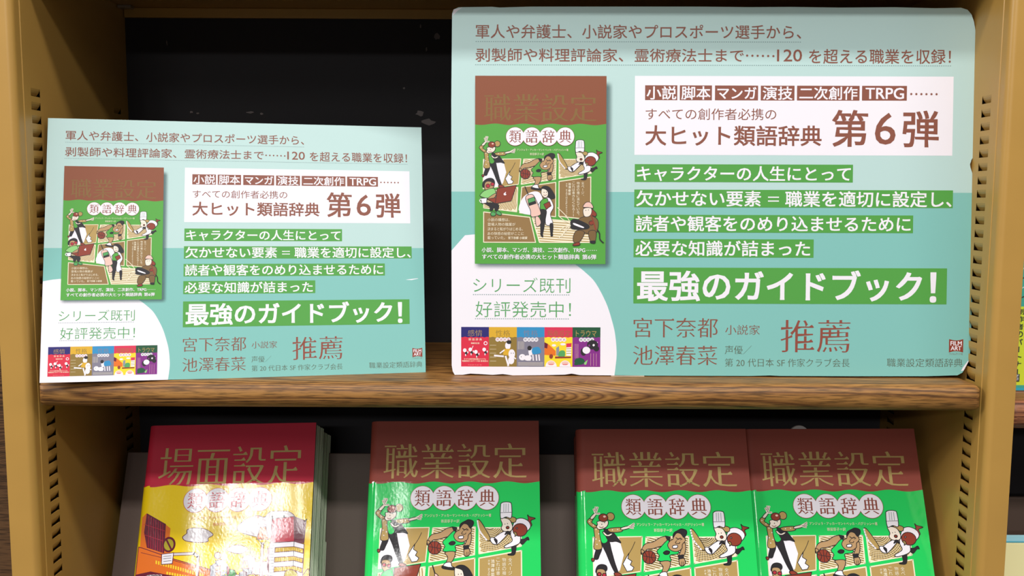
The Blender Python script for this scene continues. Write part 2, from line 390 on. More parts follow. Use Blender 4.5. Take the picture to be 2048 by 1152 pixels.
P(box('back_panel', -.3985, .3945, YB, YB+.004, ZB, ZT, BACK))
for xa, xb in ((-.3985, XL), (XR, .3945)): P(box('light_stop_cap', xa, xb, .69, YB, ZT, ZT+.003, TAN))  # unseen caps added to keep light from leaking into the posts
# worn spots on the black back
def scuff(pts):
    pr = Print(0, 'print'); pr.poly('scuff', pts); o = pr.build('paint_chip', None); o.location = (0, YB-.0003, 0); return P(o)
def ring(cx, cz, rx, rz, s): 
    import random; r = random.Random(s); n = 9
    return [(cx+rx*math.cos(6.283*k/n)*r.uniform(.55, 1.1), cz+rz*math.sin(6.283*k/n)*r.uniform(.5, 1.1)) for k in range(n)]
for k, (px, pz, rx, rz) in enumerate(SCUFFS): scuff(ring(px, pz, rx, rz, k))

def shelf(name, z1, th, label, m=WOOD, x0=-.3700, x1=.3675, yf=.6915, parent=P):
    r = th/2*.86; pr = [(YB-.001, z1), (yf+r, z1)]
    for k in range(1, 12):
        a = math.pi/2 + math.pi*k/12
        pr.append((yf+r+r*math.cos(a)*1.0, z1-th/2+th/2*math.sin(a)))
    pr += [(yf+r, z1-th), (YB-.001, z1-th)]
    n = len(pr); V, F = [], []
    xs = [(x0, .80), (x0+.0012, .93), (x0+.004, 1), (x1-.009, 1), (x1-.004, .96), (x1-.0012, .88), (x1, .74)]     # ends eased like a worn corner
    for x, s in xs:
        for y, z in pr:
            yy = max(y, yf+(1-s)*.012) if y < yf+r else y
            V.append((x, yy, z1-th/2+(z-z1+th/2)*(s*.5+.5 if y < yf+.05 else 1)))
    for j in range(len(xs)-1):
        for i in range(n): F.append((j*n+i, j*n+(i+1) % n, (j+1)*n+(i+1) % n, (j+1)*n+i))
    F += [tuple(range(n)), tuple(range((len(xs)-1)*n, len(xs)*n))[::-1]]
    o = obj(name, V, F, m, None, None, True); o.data.set_sharp_from_angle(angle=.9); o['label'] = label
    return parent(o)
shelf('shelf_board', SHELF, .0213, 'oak shelf with rounded front edge')
P(box('top_shelf', XL, XR, .700, YB, .1785, .20, TAN, None, .0008))['label'] = 'tan metal shelf above the posters'
P(box('back_rail', XL+.001, XR-.001, YB-.004, YB-.0005, .1692, .1783, TAN, None, .0006))['label'] = 'tan folded lip along the back'
P(box('lower_shelf', XL+.001, XR-.001, .695, YB, -.487, -.465, WOOD, None, .002))['label'] = 'oak shelf below the frame'
for x0, x1 in ((XL+.0006, XL+.022), (XR-.022, XR-.0006)):
    P(box('shelf_bracket', x0, x1, .7085, .735, SHELF-.0213-.0016, SHELF-.0213-.0002, STEEL))
    P(box('shelf_bracket', x0, x1, .855, .875, SHELF-.0213-.0016, SHELF-.0213-.0002, STEEL))
P(box('rear_clip', XL+.001, XL+.0135, YB-.018, YB-.010, .1755, .178, STEEL))

# neighbouring bays, seen as slivers beyond the uprights
nb = thing('bookcase', 'next bay to the right with a reddish oak shelf edge over black', 'bookcase', Matrix.Translation((.5, .7, ZB)))
def PN(o): o.parent = nb; o.matrix_parent_inverse = nb.matrix_world.inverted(); return o
shelf('shelf_board', -.1585, .0235, 'reddish oak shelf edge', WOODR, .3955, .62, .6950, PN)
PN(box('back_panel', .3955, .62, YB, YB+.004, ZB, ZT, BACK))
PN(box('side_panel', .62, .63, .70, YB, ZB, ZT, TAN))
PN(box('lower_shelf', .3955, .62, .695, YB, -.487, -.465, WOODR, None, .002))
pl = box('end_panel', -.46, -.4005, .7005, YB, ZB, ZT, SHADEW, None, .002)
tag(pl, 'brown side panel of the next bay, darkened in colour for shade, at the far left edge beyond the tan upright', 'panel')

# ================================================================== posters
def sheet_base(parent, outline, disc, teal, chips=()):
    s = Print(0.00005)
    s.poly('mint', outline); s.poly('teal', teal); s.poly('white', disc)
    for c in chips: s.poly('white', c)
    return s.build('printed_sheet', parent)
def mmp(l): return [(a/1000, b/1000) for a, b in l]

def cover_map(x0, y0, w, h):      # cover artwork in fractions (u right, v down) of the front board
    return lambda u, v: (x0+u*w, y0+(1-v)*h)
def F1(z):                         # sketch grid of the upper figures -> cover fractions
    return [(.0033+x*.000501, .2493+y*.000345) for x, y in z]
def F2(z):                         # sketch grid of the lower figures
    return [(-.0743+x*.0007236, .4502+y*.0005084) for x, y in z]

def wave_pts(v, amp=.004, n=60, waves=4.6, ph=.3): return [(k/n, v+amp*math.sin(2*math.pi*waves*k/n+ph)) for k in range(n+1)]

def comic(pr, k, lower=True):
    """the picture panels and the six little working figures; k = metres per unit cover width (line weights)"""
    lw = .0042*k
    def f(c, z, sm=True, ol=True, g=F1): pr.poly(c, g(z), sm, lw if ol else 0)
    def l(c, z, w=1, sm=True, g=F1): pr.line(c, g(z), lw*w, sm)
    def e(c, x, y, rx, ry, ol=True, g=F1, n=20):
        f(c, [(x+rx*math.cos(6.2832*i/n), y+ry*math.sin(6.2832*i/n)) for i in range(n)], False, ol, g)
    def panel(c, z, g, stripes=0, ang=0, arc=None):
        pr.poly(c, g(z)); q = z
        if stripes:
            # parallel or curved rules clipped to the panel
            xs = [p[0] for p in q]; ys = [p[1] for p in q]; cx, cy = (min(xs)+max(xs))/2, (min(ys)+max(ys))/2; R = max(max(xs)-min(xs), max(ys)-min(ys))
            def inside(x, y):
                r = False; j = len(q)-1
                for i in range(len(q)):
                    if (q[i][1] > y) != (q[j][1] > y) and x < (q[j][0]-q[i][0])*(y-q[i][1])/(q[j][1]-q[i][1])+q[i][0]: r = not r
                    j = i
                return r
            st = R/stripes; ca, sa = math.cos(ang), math.sin(ang)
            for i in range(-stripes, stripes):
                run = []
                for t in range(0, 61):
                    d = (t/60-.5)*2*R
                    if arc:
                        rr = (i+stripes+1)*st*.8; a = t/60*6.2832; x, y = arc[0]+rr*math.cos(a), arc[1]+rr*math.sin(a)
                    else: x, y = cx+d*ca-i*st*sa, cy+d*sa+i*st*ca
                    if inside(x, y): run.append((x, y))
                    else:
                        if len(run) > 1: pr.line('gold', g(run), lw*1.7)
                        run = []
                if len(run) > 1: pr.line('gold', g(run), lw*1.7)
        pr.line('cream', g(z+[z[0]]), lw*1.6)
    # ---- panels, upper row
    panel('white', [(122, 562), (690, 553), (655, 943), (118, 1015)], F1)
    f('gold', [(420, 562), (686, 556), (652, 938), (420, 975), (330, 1000), (420, 930), (470, 760)], False, False)
    l('black', [(605, 610), (560, 700), (470, 830)], .8); f('white', [(530, 740), (515, 800), (560, 830), (540, 870), (580, 900), (560, 935), (500, 945), (455, 860), (490, 800)], False)
    panel('cream', [(735, 558), (1228, 550), (1222, 865), (697, 945)], F1, 21, .25)
    panel('cream', [(1273, 560), (1765, 556), (1765, 770), (1275, 855)], F1, 20, 0, (1400, 500))
    if lower:
        panel('cream', [(195, 332), (555, 277), (545, 535), (195, 495)], F2, 18, 0, (230, 380))
        panel('goldbrown', [(597, 275), (955, 225), (955, 585), (575, 545)], F2)
        f('white', [(600, 400), (690, 330), (780, 330), (820, 420), (800, 560), (577, 540)], True, False, F2)
        panel('goldbrown', [(990, 215), (1325, 168), (1325, 615), (990, 580)], F2)
        panel('goldbrown', [(195, 537), (683, 592), (745, 855), (195, 855)], F2)
        panel('cream', [(708, 597), (1322, 650), (1322, 855), (785, 855)], F2, 24, .06)
    else:
        panel('gold', [(700, 1000), (1226, 905), (1226, 1300), (690, 1260)], F1)
        panel('gold', [(1275, 905), (1767, 822), (1767, 1400), (1275, 1300)], F1)
        panel('cream', [(118, 1070), (655, 1000), (640, 1280), (118, 1230)], F1, 13, 0, (230, 1100))
    # ---- rocker jumping
    f('black', [(165, 685), (218, 690), (192, 760), (168, 808), (128, 800), (142, 735)]); f('ball', [(98, 800), (132, 802), (125, 830), (104, 832)])
    f('black', [(222, 620), (300, 598), (330, 710), (365, 850), (398, 958), (372, 972), (325, 885), (270, 745), (240, 680)]); f('ball', [(352, 962), (395, 955), (440, 985), (400, 1004), (362, 992)])
    f('gold', [(135, 430), (198, 450), (215, 610), (218, 690), (130, 690), (142, 560)]); f('gold', [(96, 338), (58, 385), (128, 452), (168, 432), (112, 390), (130, 350)])
    f('pale', [(94, 338), (148, 282), (168, 296), (124, 352)])
    for h in ((138, 236), (162, 212), (186, 214), (206, 288)): l('pale', [(160, 288), h], 2.6, False); l('black', [(158, 280), h], .7, False)
    f('bookgreen' if pr.fin == 'film' else 'covergreen', [(200, 480), (252, 470), (290, 600), (222, 622)])
    f('black', [(250, 470), (342, 490), (400, 560), (442, 622), (388, 606), (300, 600)]); f('pale', [(235, 500), (262, 540), (310, 548), (352, 520), (330, 515), (290, 530), (255, 500)])
    f('gold', [(300, 462), (450, 448), (456, 494), (330, 502)]); f('pale', [(455, 450), (540, 430), (546, 456), (456, 476)])
    for h in ((604, 404), (602, 430), (592, 456)): l('pale', [(535, 442), h], 2.4, False); l('black', [(545, 440), h], .7, False)
    e('gold', 332, 322, 46, 46); f('pale', [(180, 378), (290, 368), (302, 402), (282, 440), (230, 466), (188, 468), (166, 440), (178, 415)])
    e('ball', 248, 336, 54, 46); e('pink', 262, 322, 16, 12, False)
    for x, y in ((228, 412), (262, 392)): e('black', x, y, 6, 6, False)
    l('ball', [(198, 440), (222, 450), (246, 440)], .9)
    for x, y in ((160, 470), (190, 520), (155, 580), (195, 600), (165, 640), (85, 380), (130, 420), (350, 475), (410, 470)): e('white', x, y, 6, 6, False)
    # ---- ball player
    f('skin', [(1140, 600), (1182, 630), (1184, 690), (1160, 765), (1104, 770), (1130, 700), (1104, 650)]); f('skin', [(1104, 800), (1155, 795), (1172, 850), (1142, 882), (1106, 872)])
    l('black', [(1125, 878), (1132, 835)], .7, False); l('black', [(1145, 878), (1150, 835)], .7, False)
    f('black', [(1092, 766), (1152, 758), (1156, 796), (1100, 806)], False)
    f('skin', [(990, 552), (905, 560), (820, 610), (730, 632), (686, 680), (668, 745), (700, 752), (735, 700), (800, 690), (870, 670), (935, 650), (985, 612)])
    f('black', [(958, 545), (1016, 555), (1006, 592), (975, 585)], False)
    gc = 'bookgreen' if pr.fin == 'film' else 'covergreen'
    f(gc, [(990, 590), (1010, 690), (1100, 720), (1085, 750), (1000, 765), (1002, 832), (862, 824), (878, 770), (852, 720), (905, 665)])
    f('skin', [(1060, 520), (1110, 495), (1170, 555), (1186, 600), (1150, 640), (1140, 690), (1080, 722), (1010, 705), (980, 650), (1010, 600), (1045, 580)])
    f('black', [(1048, 562), (1058, 512), (1110, 480), (1152, 464), (1202, 480), (1206, 520), (1172, 562), (1138, 520), (1090, 512)])
    f('white', [(1040, 656), (1090, 650), (1086, 680), (1038, 682)]); l('black', [(1080, 565), (1106, 582), (1130, 570), (1148, 585)], 1.2, False); l('black', [(1085, 600), (1070, 625), (1110, 632), (1122, 615)], .9); e('black', 1094, 590, 5, 5, False); e('black', 1132, 590, 5, 5, False)
    f('black', [(925, 735), (960, 712), (998, 722), (985, 750), (945, 755)])
    f('skin', [(880, 838), (992, 830), (988, 900), (942, 962), (898, 956), (914, 892)]); f('white', [(885, 958), (948, 950), (962, 992), (990, 1010), (870, 1000)]); f('black', [(855, 990), (920, 1006), (998, 1012), (990, 1036), (862, 1020)])
    e('ball', 760, 785, 76, 75); l('black', [(760, 712), (764, 858)], .8, False); l('black', [(686, 770), (834, 795)], .8, False); l('black', [(712, 730), (735, 785), (712, 842)], .8); l('black', [(808, 728), (786, 785), (812, 838)], .8)
    f('skin', [(672, 700), (705, 712), (700, 735), (676, 742)])
    # ---- cook carrying a fish
    f('ball', [(1842, 412), (1864, 432), (1932, 452), (1880, 478), (1890, 530), (1862, 548), (1838, 500), (1850, 455)])
    f('black', [(1740, 700), (1800, 690), (1842, 668), (1856, 700), (1830, 702), (1776, 752)]); f('black', [(1650, 735), (1704, 740), (1690, 862), (1622, 872), (1612, 860), (1656, 842)])
    f('white', [(1700, 470), (1780, 450), (1858, 492), (1872, 560), (1790, 640), (1760, 662), (1740, 742), (1600, 790), (1572, 768), (1660, 712), (1642, 640), (1660, 560)])
    e('ball', 1752, 585, 84, 74); e('white', 1716, 566, 8, 8); f('gold', [(1676, 620), (1700, 610), (1716, 640), (1690, 660), (1696, 638)])
    f('gold', [(1254, 470), (1296, 490), (1402, 672), (1368, 702), (1275, 575)]); l('white', [(1254, 475), (1280, 590), (1364, 700)], 1.8)
    f('white', [(1432, 690), (1560, 602), (1622, 612), (1500, 742), (1462, 732)]); f('white', [(1405, 680), (1440, 672), (1482, 700), (1478, 745), (1440, 745), (1412, 715)]); f('black', [(1450, 690), (1484, 700), (1480, 740)])
    f('gold', [(1590, 440), (1648, 432), (1704, 450), (1700, 492), (1660, 500), (1640, 480)]); f('pale', [(1526, 450), (1600, 452), (1640, 480), (1666, 552), (1640, 600), (1560, 598), (1532, 560), (1546, 520)])
    f('white', [(1526, 300), (1538, 272), (1570, 260), (1626, 262), (1654, 290), (1652, 442), (1590, 434), (1526, 448)])
    for x in (1565, 1590, 1618): l('shadegrey', [(x, 280), (x-2, 375)], .7, False)
    l('black', [(1526, 384), (1652, 380)], .6); e('ball', 1608, 558, 18, 16); e('black', 1576, 518, 5, 6, False); e('black', 1606, 512, 5, 6, False)
    f('black', [(1575, 640), (1600, 600), (1632, 610), (1630, 640), (1608, 625)])
    if not lower:
        # the next row down, as far as the shelf shows it
        k2 = lambda z: z
        f('black', [(146, 920), (170, 880), (215, 866), (262, 880), (272, 920), (240, 950), (150, 960)]); f('skin', [(158, 925), (240, 925), (258, 1000), (205, 1050), (160, 1010)])
        e('red', 182, 975, 22, 20); e('red', 238, 985, 22, 20); f(gc, [(160, 1070), (270, 1020), (285, 1120), (160, 1150)])
        f('ball', [(300, 1010), (603, 968), (560, 1120), (420, 1180), (330, 1160), (300, 1100)], False)
        l('black', [(740, 985), (775, 1090)], 1.6, False); f('pink', [(765, 1085), (790, 1080), (830, 1140), (790, 1160)])
        f('pale', [(1000, 1010), (1080, 1020), (1105, 1100), (1060, 1150), (1005, 1130)]); f('black', [(1008, 1010), (1050, 984), (1110, 990), (1170, 1040), (1205, 1130), (1120, 1130), (1085, 1040)])
        e('black', 1040, 1085, 5, 7, False); e('black', 1072, 1082, 5, 7, False)
        return
    g2 = F2
    # ---- woman with a laptop
    def F(c, z, sm=True, ol=True): f(c, z, sm, ol, F2)
    def E(c, x, y, rx, ry, ol=True): e(c, x, y, rx, ry, ol, F2)
    def Ln(c, z, w=1, sm=True): l(c, z, w, sm, F2)
    F('black', [(190, 280), (184, 235), (212, 200), (262, 182), (302, 200), (306, 250), (250, 262)]); F('skin', [(206, 238), (240, 215), (296, 232), (302, 272), (250, 322), (208, 300)]); E('red', 240, 264, 22, 20); E('red', 288, 246, 20, 18)
    F('lightgreen', [(168, 345), (212, 310), (300, 290), (318, 352), (240, 392), (160, 372)]); F('skin', [(300, 350), (330, 345), (300, 395), (235, 400), (250, 385)])
    F('black', [(204, 438), (346, 455), (342, 520), (316, 522), (308, 486), (286, 520), (262, 520), (258, 482)]); F('ball', [(234, 402), (330, 385), (322, 452)], False)
    F('ball', [(338, 290), (540, 256), (486, 420), (318, 450)], False); E('white', 420, 350, 15, 13, False); E('ball', 432, 346, 5, 5, False); Ln('white', [(420, 336), (428, 328)], 1.2, False)
    F('white', [(162, 396), (230, 390), (226, 442), (178, 450)], False); Ln('white', [(165, 400), (152, 420), (170, 440)], 1.6)
    F('leaf', [(272, 545), (300, 535), (322, 552), (315, 576), (276, 576)]); F('leaf', [(332, 530), (352, 528), (384, 556), (372, 572), (334, 560)])
    # ---- nurse with a syringe
    F('black', [(806, 290), (822, 268), (862, 265), (902, 290), (944, 360), (942, 392), (890, 392), (862, 330)]); F('pale', [(808, 295), (850, 300), (874, 330), (870, 372), (838, 386), (804, 352)])
    F('white', [(770, 470), (822, 400), (890, 388), (934, 480), (900, 560), (926, 660), (852, 666), (848, 520), (792, 512)]); F('covergreen', [(800, 420), (868, 396), (870, 500), (798, 516)]); F('ball', [(828, 455), (890, 425), (908, 472), (856, 508)], False)
    F('black', [(794, 515), (856, 520), (850, 600), (820, 765), (800, 768), (794, 600)]); F('black', [(896, 665), (928, 665), (922, 770), (905, 764)]); F('black', [(795, 760), (818, 770), (822, 798), (806, 790)]); F('black', [(905, 760), (924, 768), (924, 786), (908, 790)])
    for x, y in ((832, 330), (856, 328)): E('black', x, y, 4, 6, False)
    Ln('ball', [(828, 356), (845, 364), (860, 352)], .8)
    Ln('black', [(630, 270), (668, 360)], 1.6, False); F('pink', [(640, 375), (700, 350), (738, 390), (792, 520), (788, 570), (700, 586), (690, 520), (652, 440)]); F('leaf', [(660, 402), (728, 378), (742, 420), (668, 446)], False); F('black', [(668, 446), (742, 422), (750, 446), (676, 470)], False)
    F('pink', [(742, 592), (776, 586), (800, 640), (786, 676), (752, 682)])
    # ---- fire fighter
    F('oliveb', [(1212, 600), (1330, 575), (1402, 622), (1400, 720), (1362, 762), (1212, 742), (1182, 660)]); F('ball', [(1330, 498), (1386, 550), (1370, 582), (1322, 548)]); F('pale', [(1250, 500), (1330, 494), (1330, 560), (1290, 586), (1254, 572)]); F('pink', [(1244, 482), (1268, 440), (1300, 430), (1332, 444), (1352, 492), (1300, 486)])
    F('oliveb', [(1182, 728), (1262, 748), (1206, 852), (1150, 852), (1144, 788)]); F('oliveb', [(1306, 740), (1382, 738), (1372, 852), (1324, 842)]); F('ball', [(1142, 872), (1200, 850), (1212, 880), (1150, 890)]); F('black', [(1322, 842), (1372, 838), (1372, 862), (1330, 860)])
    F('black', [(1112, 640), (1140, 612), (1200, 620), (1304, 672), (1292, 712), (1150, 716), (1112, 692)]); F('white', [(1150, 650), (1250, 690), (1240, 702), (1150, 670)], True, False)
    for x, y in ((1274, 518), (1302, 514)): E('black', x, y, 4, 5, False)
    Ln('black', [(1395, 720), (1420, 760), (1425, 820), (1462, 858)], 2.2); E('ball', 1332, 650, 24, 22); Ln('ball', [(1330, 560), (1380, 720)], 2.5, False)
    for z in ([(1110, 640), (1050, 560), (975, 490)], [(1110, 655), (1040, 620), (985, 575)], [(1110, 668), (1050, 690), (1000, 730)], [(1112, 680), (1060, 740), (990, 810)], [(1112, 672), (1070, 700), (1020, 800)]): Ln('cream', z, 1.3)

def disc_words(pr, k, col='redbrown', rim='ball', v=.3215):
    for i, ch in enumerate('類語辞典'):
        u = .3055+i*.1272; pr.ell(rim, u, v, .0715, .0715*.7014, n=36)
    for i, ch in enumerate('類語辞典'):
        u = .3055+i*.1272; pr.ell('white', u, v, .0690, .0690*.7014, n=36)
    for i, ch in enumerate('類語辞典'):
        u = .3055+i*.1272; pr.text(col, ch, u-.046, v+.0335, u+.046, v-.0335, *STY['D'])

def vcol(pr, c, s, u, v0, h, w, st):
    """one column of upright writing"""
    for i, ch in enumerate(s):
        if ch in 'ー': pr.rect(c, u-w*.05, v0+i*h+h*.12, u+w*.05, v0+i*h+h*.85)
        elif ch == '!': pr.rect(c, u-w*.06, v0+i*h+h*.66, u+w*.06, v0+i*h+h*.1); pr.rect(c, u-w*.06, v0+i*h+h*.9, u+w*.06, v0+i*h+h*.76)
        elif ch in '、。': pr.text(c, ch, u+w*.1, v0+i*h+h*.4, u+w*.38, v0+i*h+h*.1, *st)
        else: pr.text(c, ch, u-w*.42, v0+i*h+h*.92, u+w*.42, v0+i*h+h*.08, *st)

def green_cover(parent, fn, k, base, fin, full):
    """printed front of the green and brown dictionary, below the wavy line; full = the poster picture with everything down to the foot"""
    pr = Print(base, fin, fn)
    if full: pr.poly('covergreen', wave_pts(.257)+[(1, 1), (0, 1)])
    comic(pr, k, full)
    pr.build('figure_drawing', parent)
    pr2 = Print(base+.00046*k/.148, fin, fn); disc_words(pr2, k); pr2.build('subtitle_disc', parent)
    pr3 = Print(base+.00046*k/.148, fin, fn)
    pr3.text('cream', 'アンジェラ・アッカーマン＋ベッカ・パグリッシ＝著', .320, .3985, .712, .3860, *STY['R'])
    pr3.text('cream', '新田享子＝訳', .419, .4216, .526, .4080, *STY['R'])
    pr3.build('lettering', parent); pr3 = Print(base+.00046*k/.148, fin, fn)
    if full:
        for j, t in enumerate(('小説の構想は、', '登場人物の職業が', '決まると転がりはじめる。', 'あの快感の秘密がここに')):
            pr3.text('cream', t, .097, .7735+j*.0245, (.265, .310, .366, .374)[j], .7560+j*.0245, *STY['R'])
        pr3.text('cream', '載っていた。', .097, .8695, .230, .8520, *STY['R']); pr3.text('cream', '宮下奈都 小説家', .255, .8685, .402, .8540, *STY['B'])
        pr3.build('lettering', parent); pr3 = Print(base+.00046*k/.148, fin, fn)
        pr3.text('white', '小説、脚本、マンガ、演技、二次創作、TRPG', .052, .9390, .845, .9120, *STY['B'])
        for i in range(6): pr3.ell('white', .858+i*.0145, .927, .003, .0022, n=8)
        pr3.text('white', 'すべての創作者必携の大ヒット類語辞典', .055, .9760, .802, .9485, *STY['B']); pr3.text('white', '第6弾', .822, .9760, .930, .9485, *STY['B'])
        pr3.build('lettering', parent); pr3 = Print(base+.00046*k/.148, fin, fn)
    top = .560
    cc = 'cream'
    vcol(pr3, cc, '全ページ、', .823, top, .0172, .026, STY['R']); vcol(pr3, cc, '物語の種に満ちている。', .788, top, .0172, .026, STY['R']); vcol(pr3, cc, 'これは書きたくなる!!', .753, top, .0172, .026, STY['R'])
    vcol(pr3, cc, '池澤春菜', .722, top+.005, .0172, .026, STY['B']); vcol(pr3, cc, '声優、第20代日本SF作家クラブ会長', .700, top+.008, .0105, .014, STY['R'])
    pr3.build('lettering', parent)

def poster_content(root):
    """everything printed on the poster sheet, at the size of the large one"""
    bands = []
    for i, (c, x0, y0, x1, y1) in enumerate(BANDS):
        b = Print(.00010 if i == 0 else .00013); b.rect(c, x0/1000, y0/1000, x1/1000, y1/1000)
        bands.append(b.build('text_box' if i == 0 else 'text_band', root))
    for t, x0, y0, x1, y1, st, c, band in TEXTS:
        p = Print(.00016); p.text(c, t, x0/1000, y0/1000, x1/1000, y1/1000, *STY[st]); p.build('lettering', bands[band] if band else root)
    for x0, y0, x1, y1 in DOTTED:
        p = Print(.00012); n = int((x1-x0)/1.75); V, F = [], []
        for i in range(n):
            a = (x0+(x1-x0)*i/n)/1000; b = (y0+(y1-y0)*i/n)/1000; q = len(V); V += [(a, b-.0003), (a+.0009, b-.0003), (a+.0009, b+.0003), (a, b+.0003)]; F.append((q, q+1, q+2, q+3))
        p.raw('dot', V, F); p.build('dotted_rule', root)
    for (x0, y0), (x1, y1) in DOTS6:
        p = Print(.00016)
        for i in range(6): p.ell('brown', (x0+(x1-x0)*i/5)/1000, (y0+(y1-y0)*i/5)/1000, .0009, n=12)
        p.build('ellipsis_dots', root)
    # the picture of the book
    cx0, cy0, cw, ch = .0187, .09028, .10607, .15178
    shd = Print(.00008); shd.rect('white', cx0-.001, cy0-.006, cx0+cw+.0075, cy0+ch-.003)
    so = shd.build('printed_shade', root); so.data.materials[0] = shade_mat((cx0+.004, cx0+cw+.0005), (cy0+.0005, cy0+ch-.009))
    pr = Print(.00012, 'print', cover_map(cx0, cy0, cw, ch)); pr.rect('coverbrown', 0, 0, 1, .27)
    pic = pr.build('book_picture', root)
    t = Print(.00014, 'print', cover_map(cx0, cy0, cw, ch)); t.text('olive', '職業設定', .069, .2415, .926, .0960, *STY['T']); t.build('title_lettering', pic)
    green_cover(pic, cover_map(cx0, cy0, cw, ch), .106, .00014, 'print', True)
    # five small covers
    heads = ('navy', 'ochre', 'sky', 'rose', 'darkgreen'); bodies = ('crimson', 'khaki', 'slate', 'yellow', 'violet'); tt = ('感情', '性格', '性格', '場面設定', 'トラウマ'); tc = ('gold', 'khaki', 'slate', 'khaki', 'gold')
    y1, ym, y0 = [v/1000 for v in THUMBY]
    for i in range(5):
        xa, xb = THUMBX[i]/1000, THUMBX[i+1]/1000; w = xb-xa
        def mp(u, v, xa=xa, w=w): return xa+u*w, y1-(y1-y0)*v
        p = Print(.00012, 'print', mp); p.rect(bodies[i], 0, 0, 1, 1); p.poly(heads[i], [(0, 0), (1, 0)]+[(a, b) for a, b in wave_pts(.255, .008, 30, 5)][::-1])
        o = p.build('small_cover', root)
        p = Print(.00015, 'print', mp); L = {0: (.24, .76), 1: (.24, .76), 2: (.24, .76), 3: (.10, .92), 4: (.12, .86)}[i]
        p.text(tc[i], tt[i], L[0], .235, L[1], .075, *(STY['S'] if i < 4 else STY['R']))
        if i:
            for k in range(4): p.ell('white', .31+k*.13, .315, .075, .053, n=16)
        for k, chh in enumerate('類語辞典'): p.text('red' if i in (1, 3) else ('ink' if i else 'cream'), chh, .265+k*.13, .345, .355+k*.13, .285, *STY['R'])
        def e(c, x, y, rx, ry): p.ell(c, x, y, rx, ry, n=14)
        if i == 0:
            p.text('cream', '増補改訂版', .35, .43, .66, .39, *STY['B']); e('white', .88, .41, .07, .05); e('crimson', .88, .41, .045, .03)
            for x, y in ((.16, .62), (.36, .60), (.56, .66), (.86, .60)):
                e('white', x-.03, y-.03, .065, .05); e('black', x+.02, y+.05, .05, .04); e('white', x, y+.09, .02, .03); e('white', x+.08, y+.02, .02, .03)
            p.line('white', [(.37, .58), (.43, .48)], .0005)
            p.text('cream', 'すべての創作者必携のバイブル', .10, .83, .90, .79, *STY['B']); p.text('cream', '増補改訂110ページ余 新項目55', .03, .88, .97, .84, *STY['B']); p.text('cream', 'アンジェラ・アッカーマン', .25, .97, .75, .95, *STY['R'])
        if i == 1:
            e('white', .68, .47, .10, .10); e('black', .72, .38, .09, .05); p.poly('ochre', [(.55, .55), (.78, .55), (.74, .72), (.5, .70)]); p.line('white', [(.52, .74), (.2, .72)], .0014); p.line('white', [(.6, .74), (.70, .97)], .0014); p.line('white', [(.55, .58), (.40, .66)], .001)
            e('white', .82, .68, .12, .12); e('white', .80, .84, .11, .10); p.line('white', [(.84, .74), (.96, .80)], .001); e('black', .80, .66, .012, .014); e('black', .88, .66, .012, .014); p.line('white', [(.74, .88), (.68, .98)], .0011)
            for k in range(5): p.line('cream', [(.04, .46+k*.1), (.26, .46+k*.1)], .00022)
        if i == 2:
            e('white', .50, .62, .08, .10); e('black', .46, .53, .08, .06); p.poly('sky', [(.56, .54), (.78, .50), (.88, .60), (.84, .66), (.58, .68)], True); e('white', .20, .76, .12, .08); e('white', .40, .78, .14, .07); e('black', .16, .75, .012, .014)
            for x in (.46, .58, .70, .80): p.line('white', [(x, .70), (x+.02, .84)], .001)
            for k in range(5): p.line('cream', [(.05+k*.05, .36), (.05+k*.05, .56)], .0002)
            for k in range(3): p.line('cream', [(.05, .90+k*.03), (.95, .90+k*.03)], .00022)
        if i == 3:
            p.poly('orange', [(0, .38), (.16, .44), (.4, .60), (.4, .72), (0, .70)]); p.poly('darkpurple', [(0, .38), (.12, .42), (.10, .54), (0, .52)]); p.poly('rose', [(.78, .41), (.97, .40), (.96, .50), (.78, .51)]); p.poly('white', [(.78, .51), (.96, .50), (.95, .72), (.78, .72)])
            for k in range(3): p.line('mustard', [(.79, .545+k*.06), (.95, .54+k*.06)], .0006)
            p.poly('steel', [(.42, .52), (.52, .48), (.54, .72), (.42, .72)]); p.poly('leaf', [(.55, .60), (.72, .60), (.72, .74), (.5, .74)], True); p.poly('ball', [(.38, .74), (.95, .74), (.95, .78), (.38, .79)]); e('ball', .24, .74, .07, .06); e('white', .34, .46, .08, .03); e('white', .66, .43, .10, .03)
            for x in (.24, .74): p.poly('white', [(x+.20*math.cos(a*math.pi/14), 1-.16*math.sin(a*math.pi/14)) for a in range(15)]); e('pink', x, .91, .13, .055); p.line('rose', [(x-.08, .94), (x+.08, .94)], .0005)
        if i == 4:
            e('black', .72, .44, .20, .12); e('black', .40, .62, .11, .10); e('black', .86, .54, .10, .07); e('white', .50, .58, .14, .09); e('violet', .60, .46, .03, .03); e('white', .76, .45, .04, .03); e('white', .90, .38, .012, .012); e('darkgreen', .26, .86, .19, .09); p.poly('lightgreen', [(.42, .90), (.55, .82), (.5, .94), (.44, .95)]); e('darkgreen', .14, .93, .08, .03)
            for k in range(3): p.line('pink', [(.10+k*.05, .42), (.10+k*.05, .78)], .0002); p.line('pink', [(.66+k*.1, .66), (.66+k*.1, .97)], .0002)
        p.build('cover_drawing', o)
    # publisher mark
    x0, y0, x1, y1 = [v/1000 for v in LOGO]; w, h = x1-x0, y1-y0; p = Print(.00012); n = 10
    p.poly('ball', [(x0+w*k/n, y1-h*.10*math.sin(math.pi*k/n)) for k in range(n+1)]+[(x1-w*k/n, y0+h*.10*math.sin(math.pi*k/n)) for k in range(n+1)])
    lg = p.build('publisher_mark', root)
    p = Print(.00015); p.text('white', 'FILM', x0+w*.10, y0+h*.52, x1-w*.10, y0+h*.84, .02, .015, False); p.text('white', 'ART', x0+w*.12, y0+h*.16, x1-w*.12, y0+h*.47, .02, .015, False); p.build('lettering', lg)

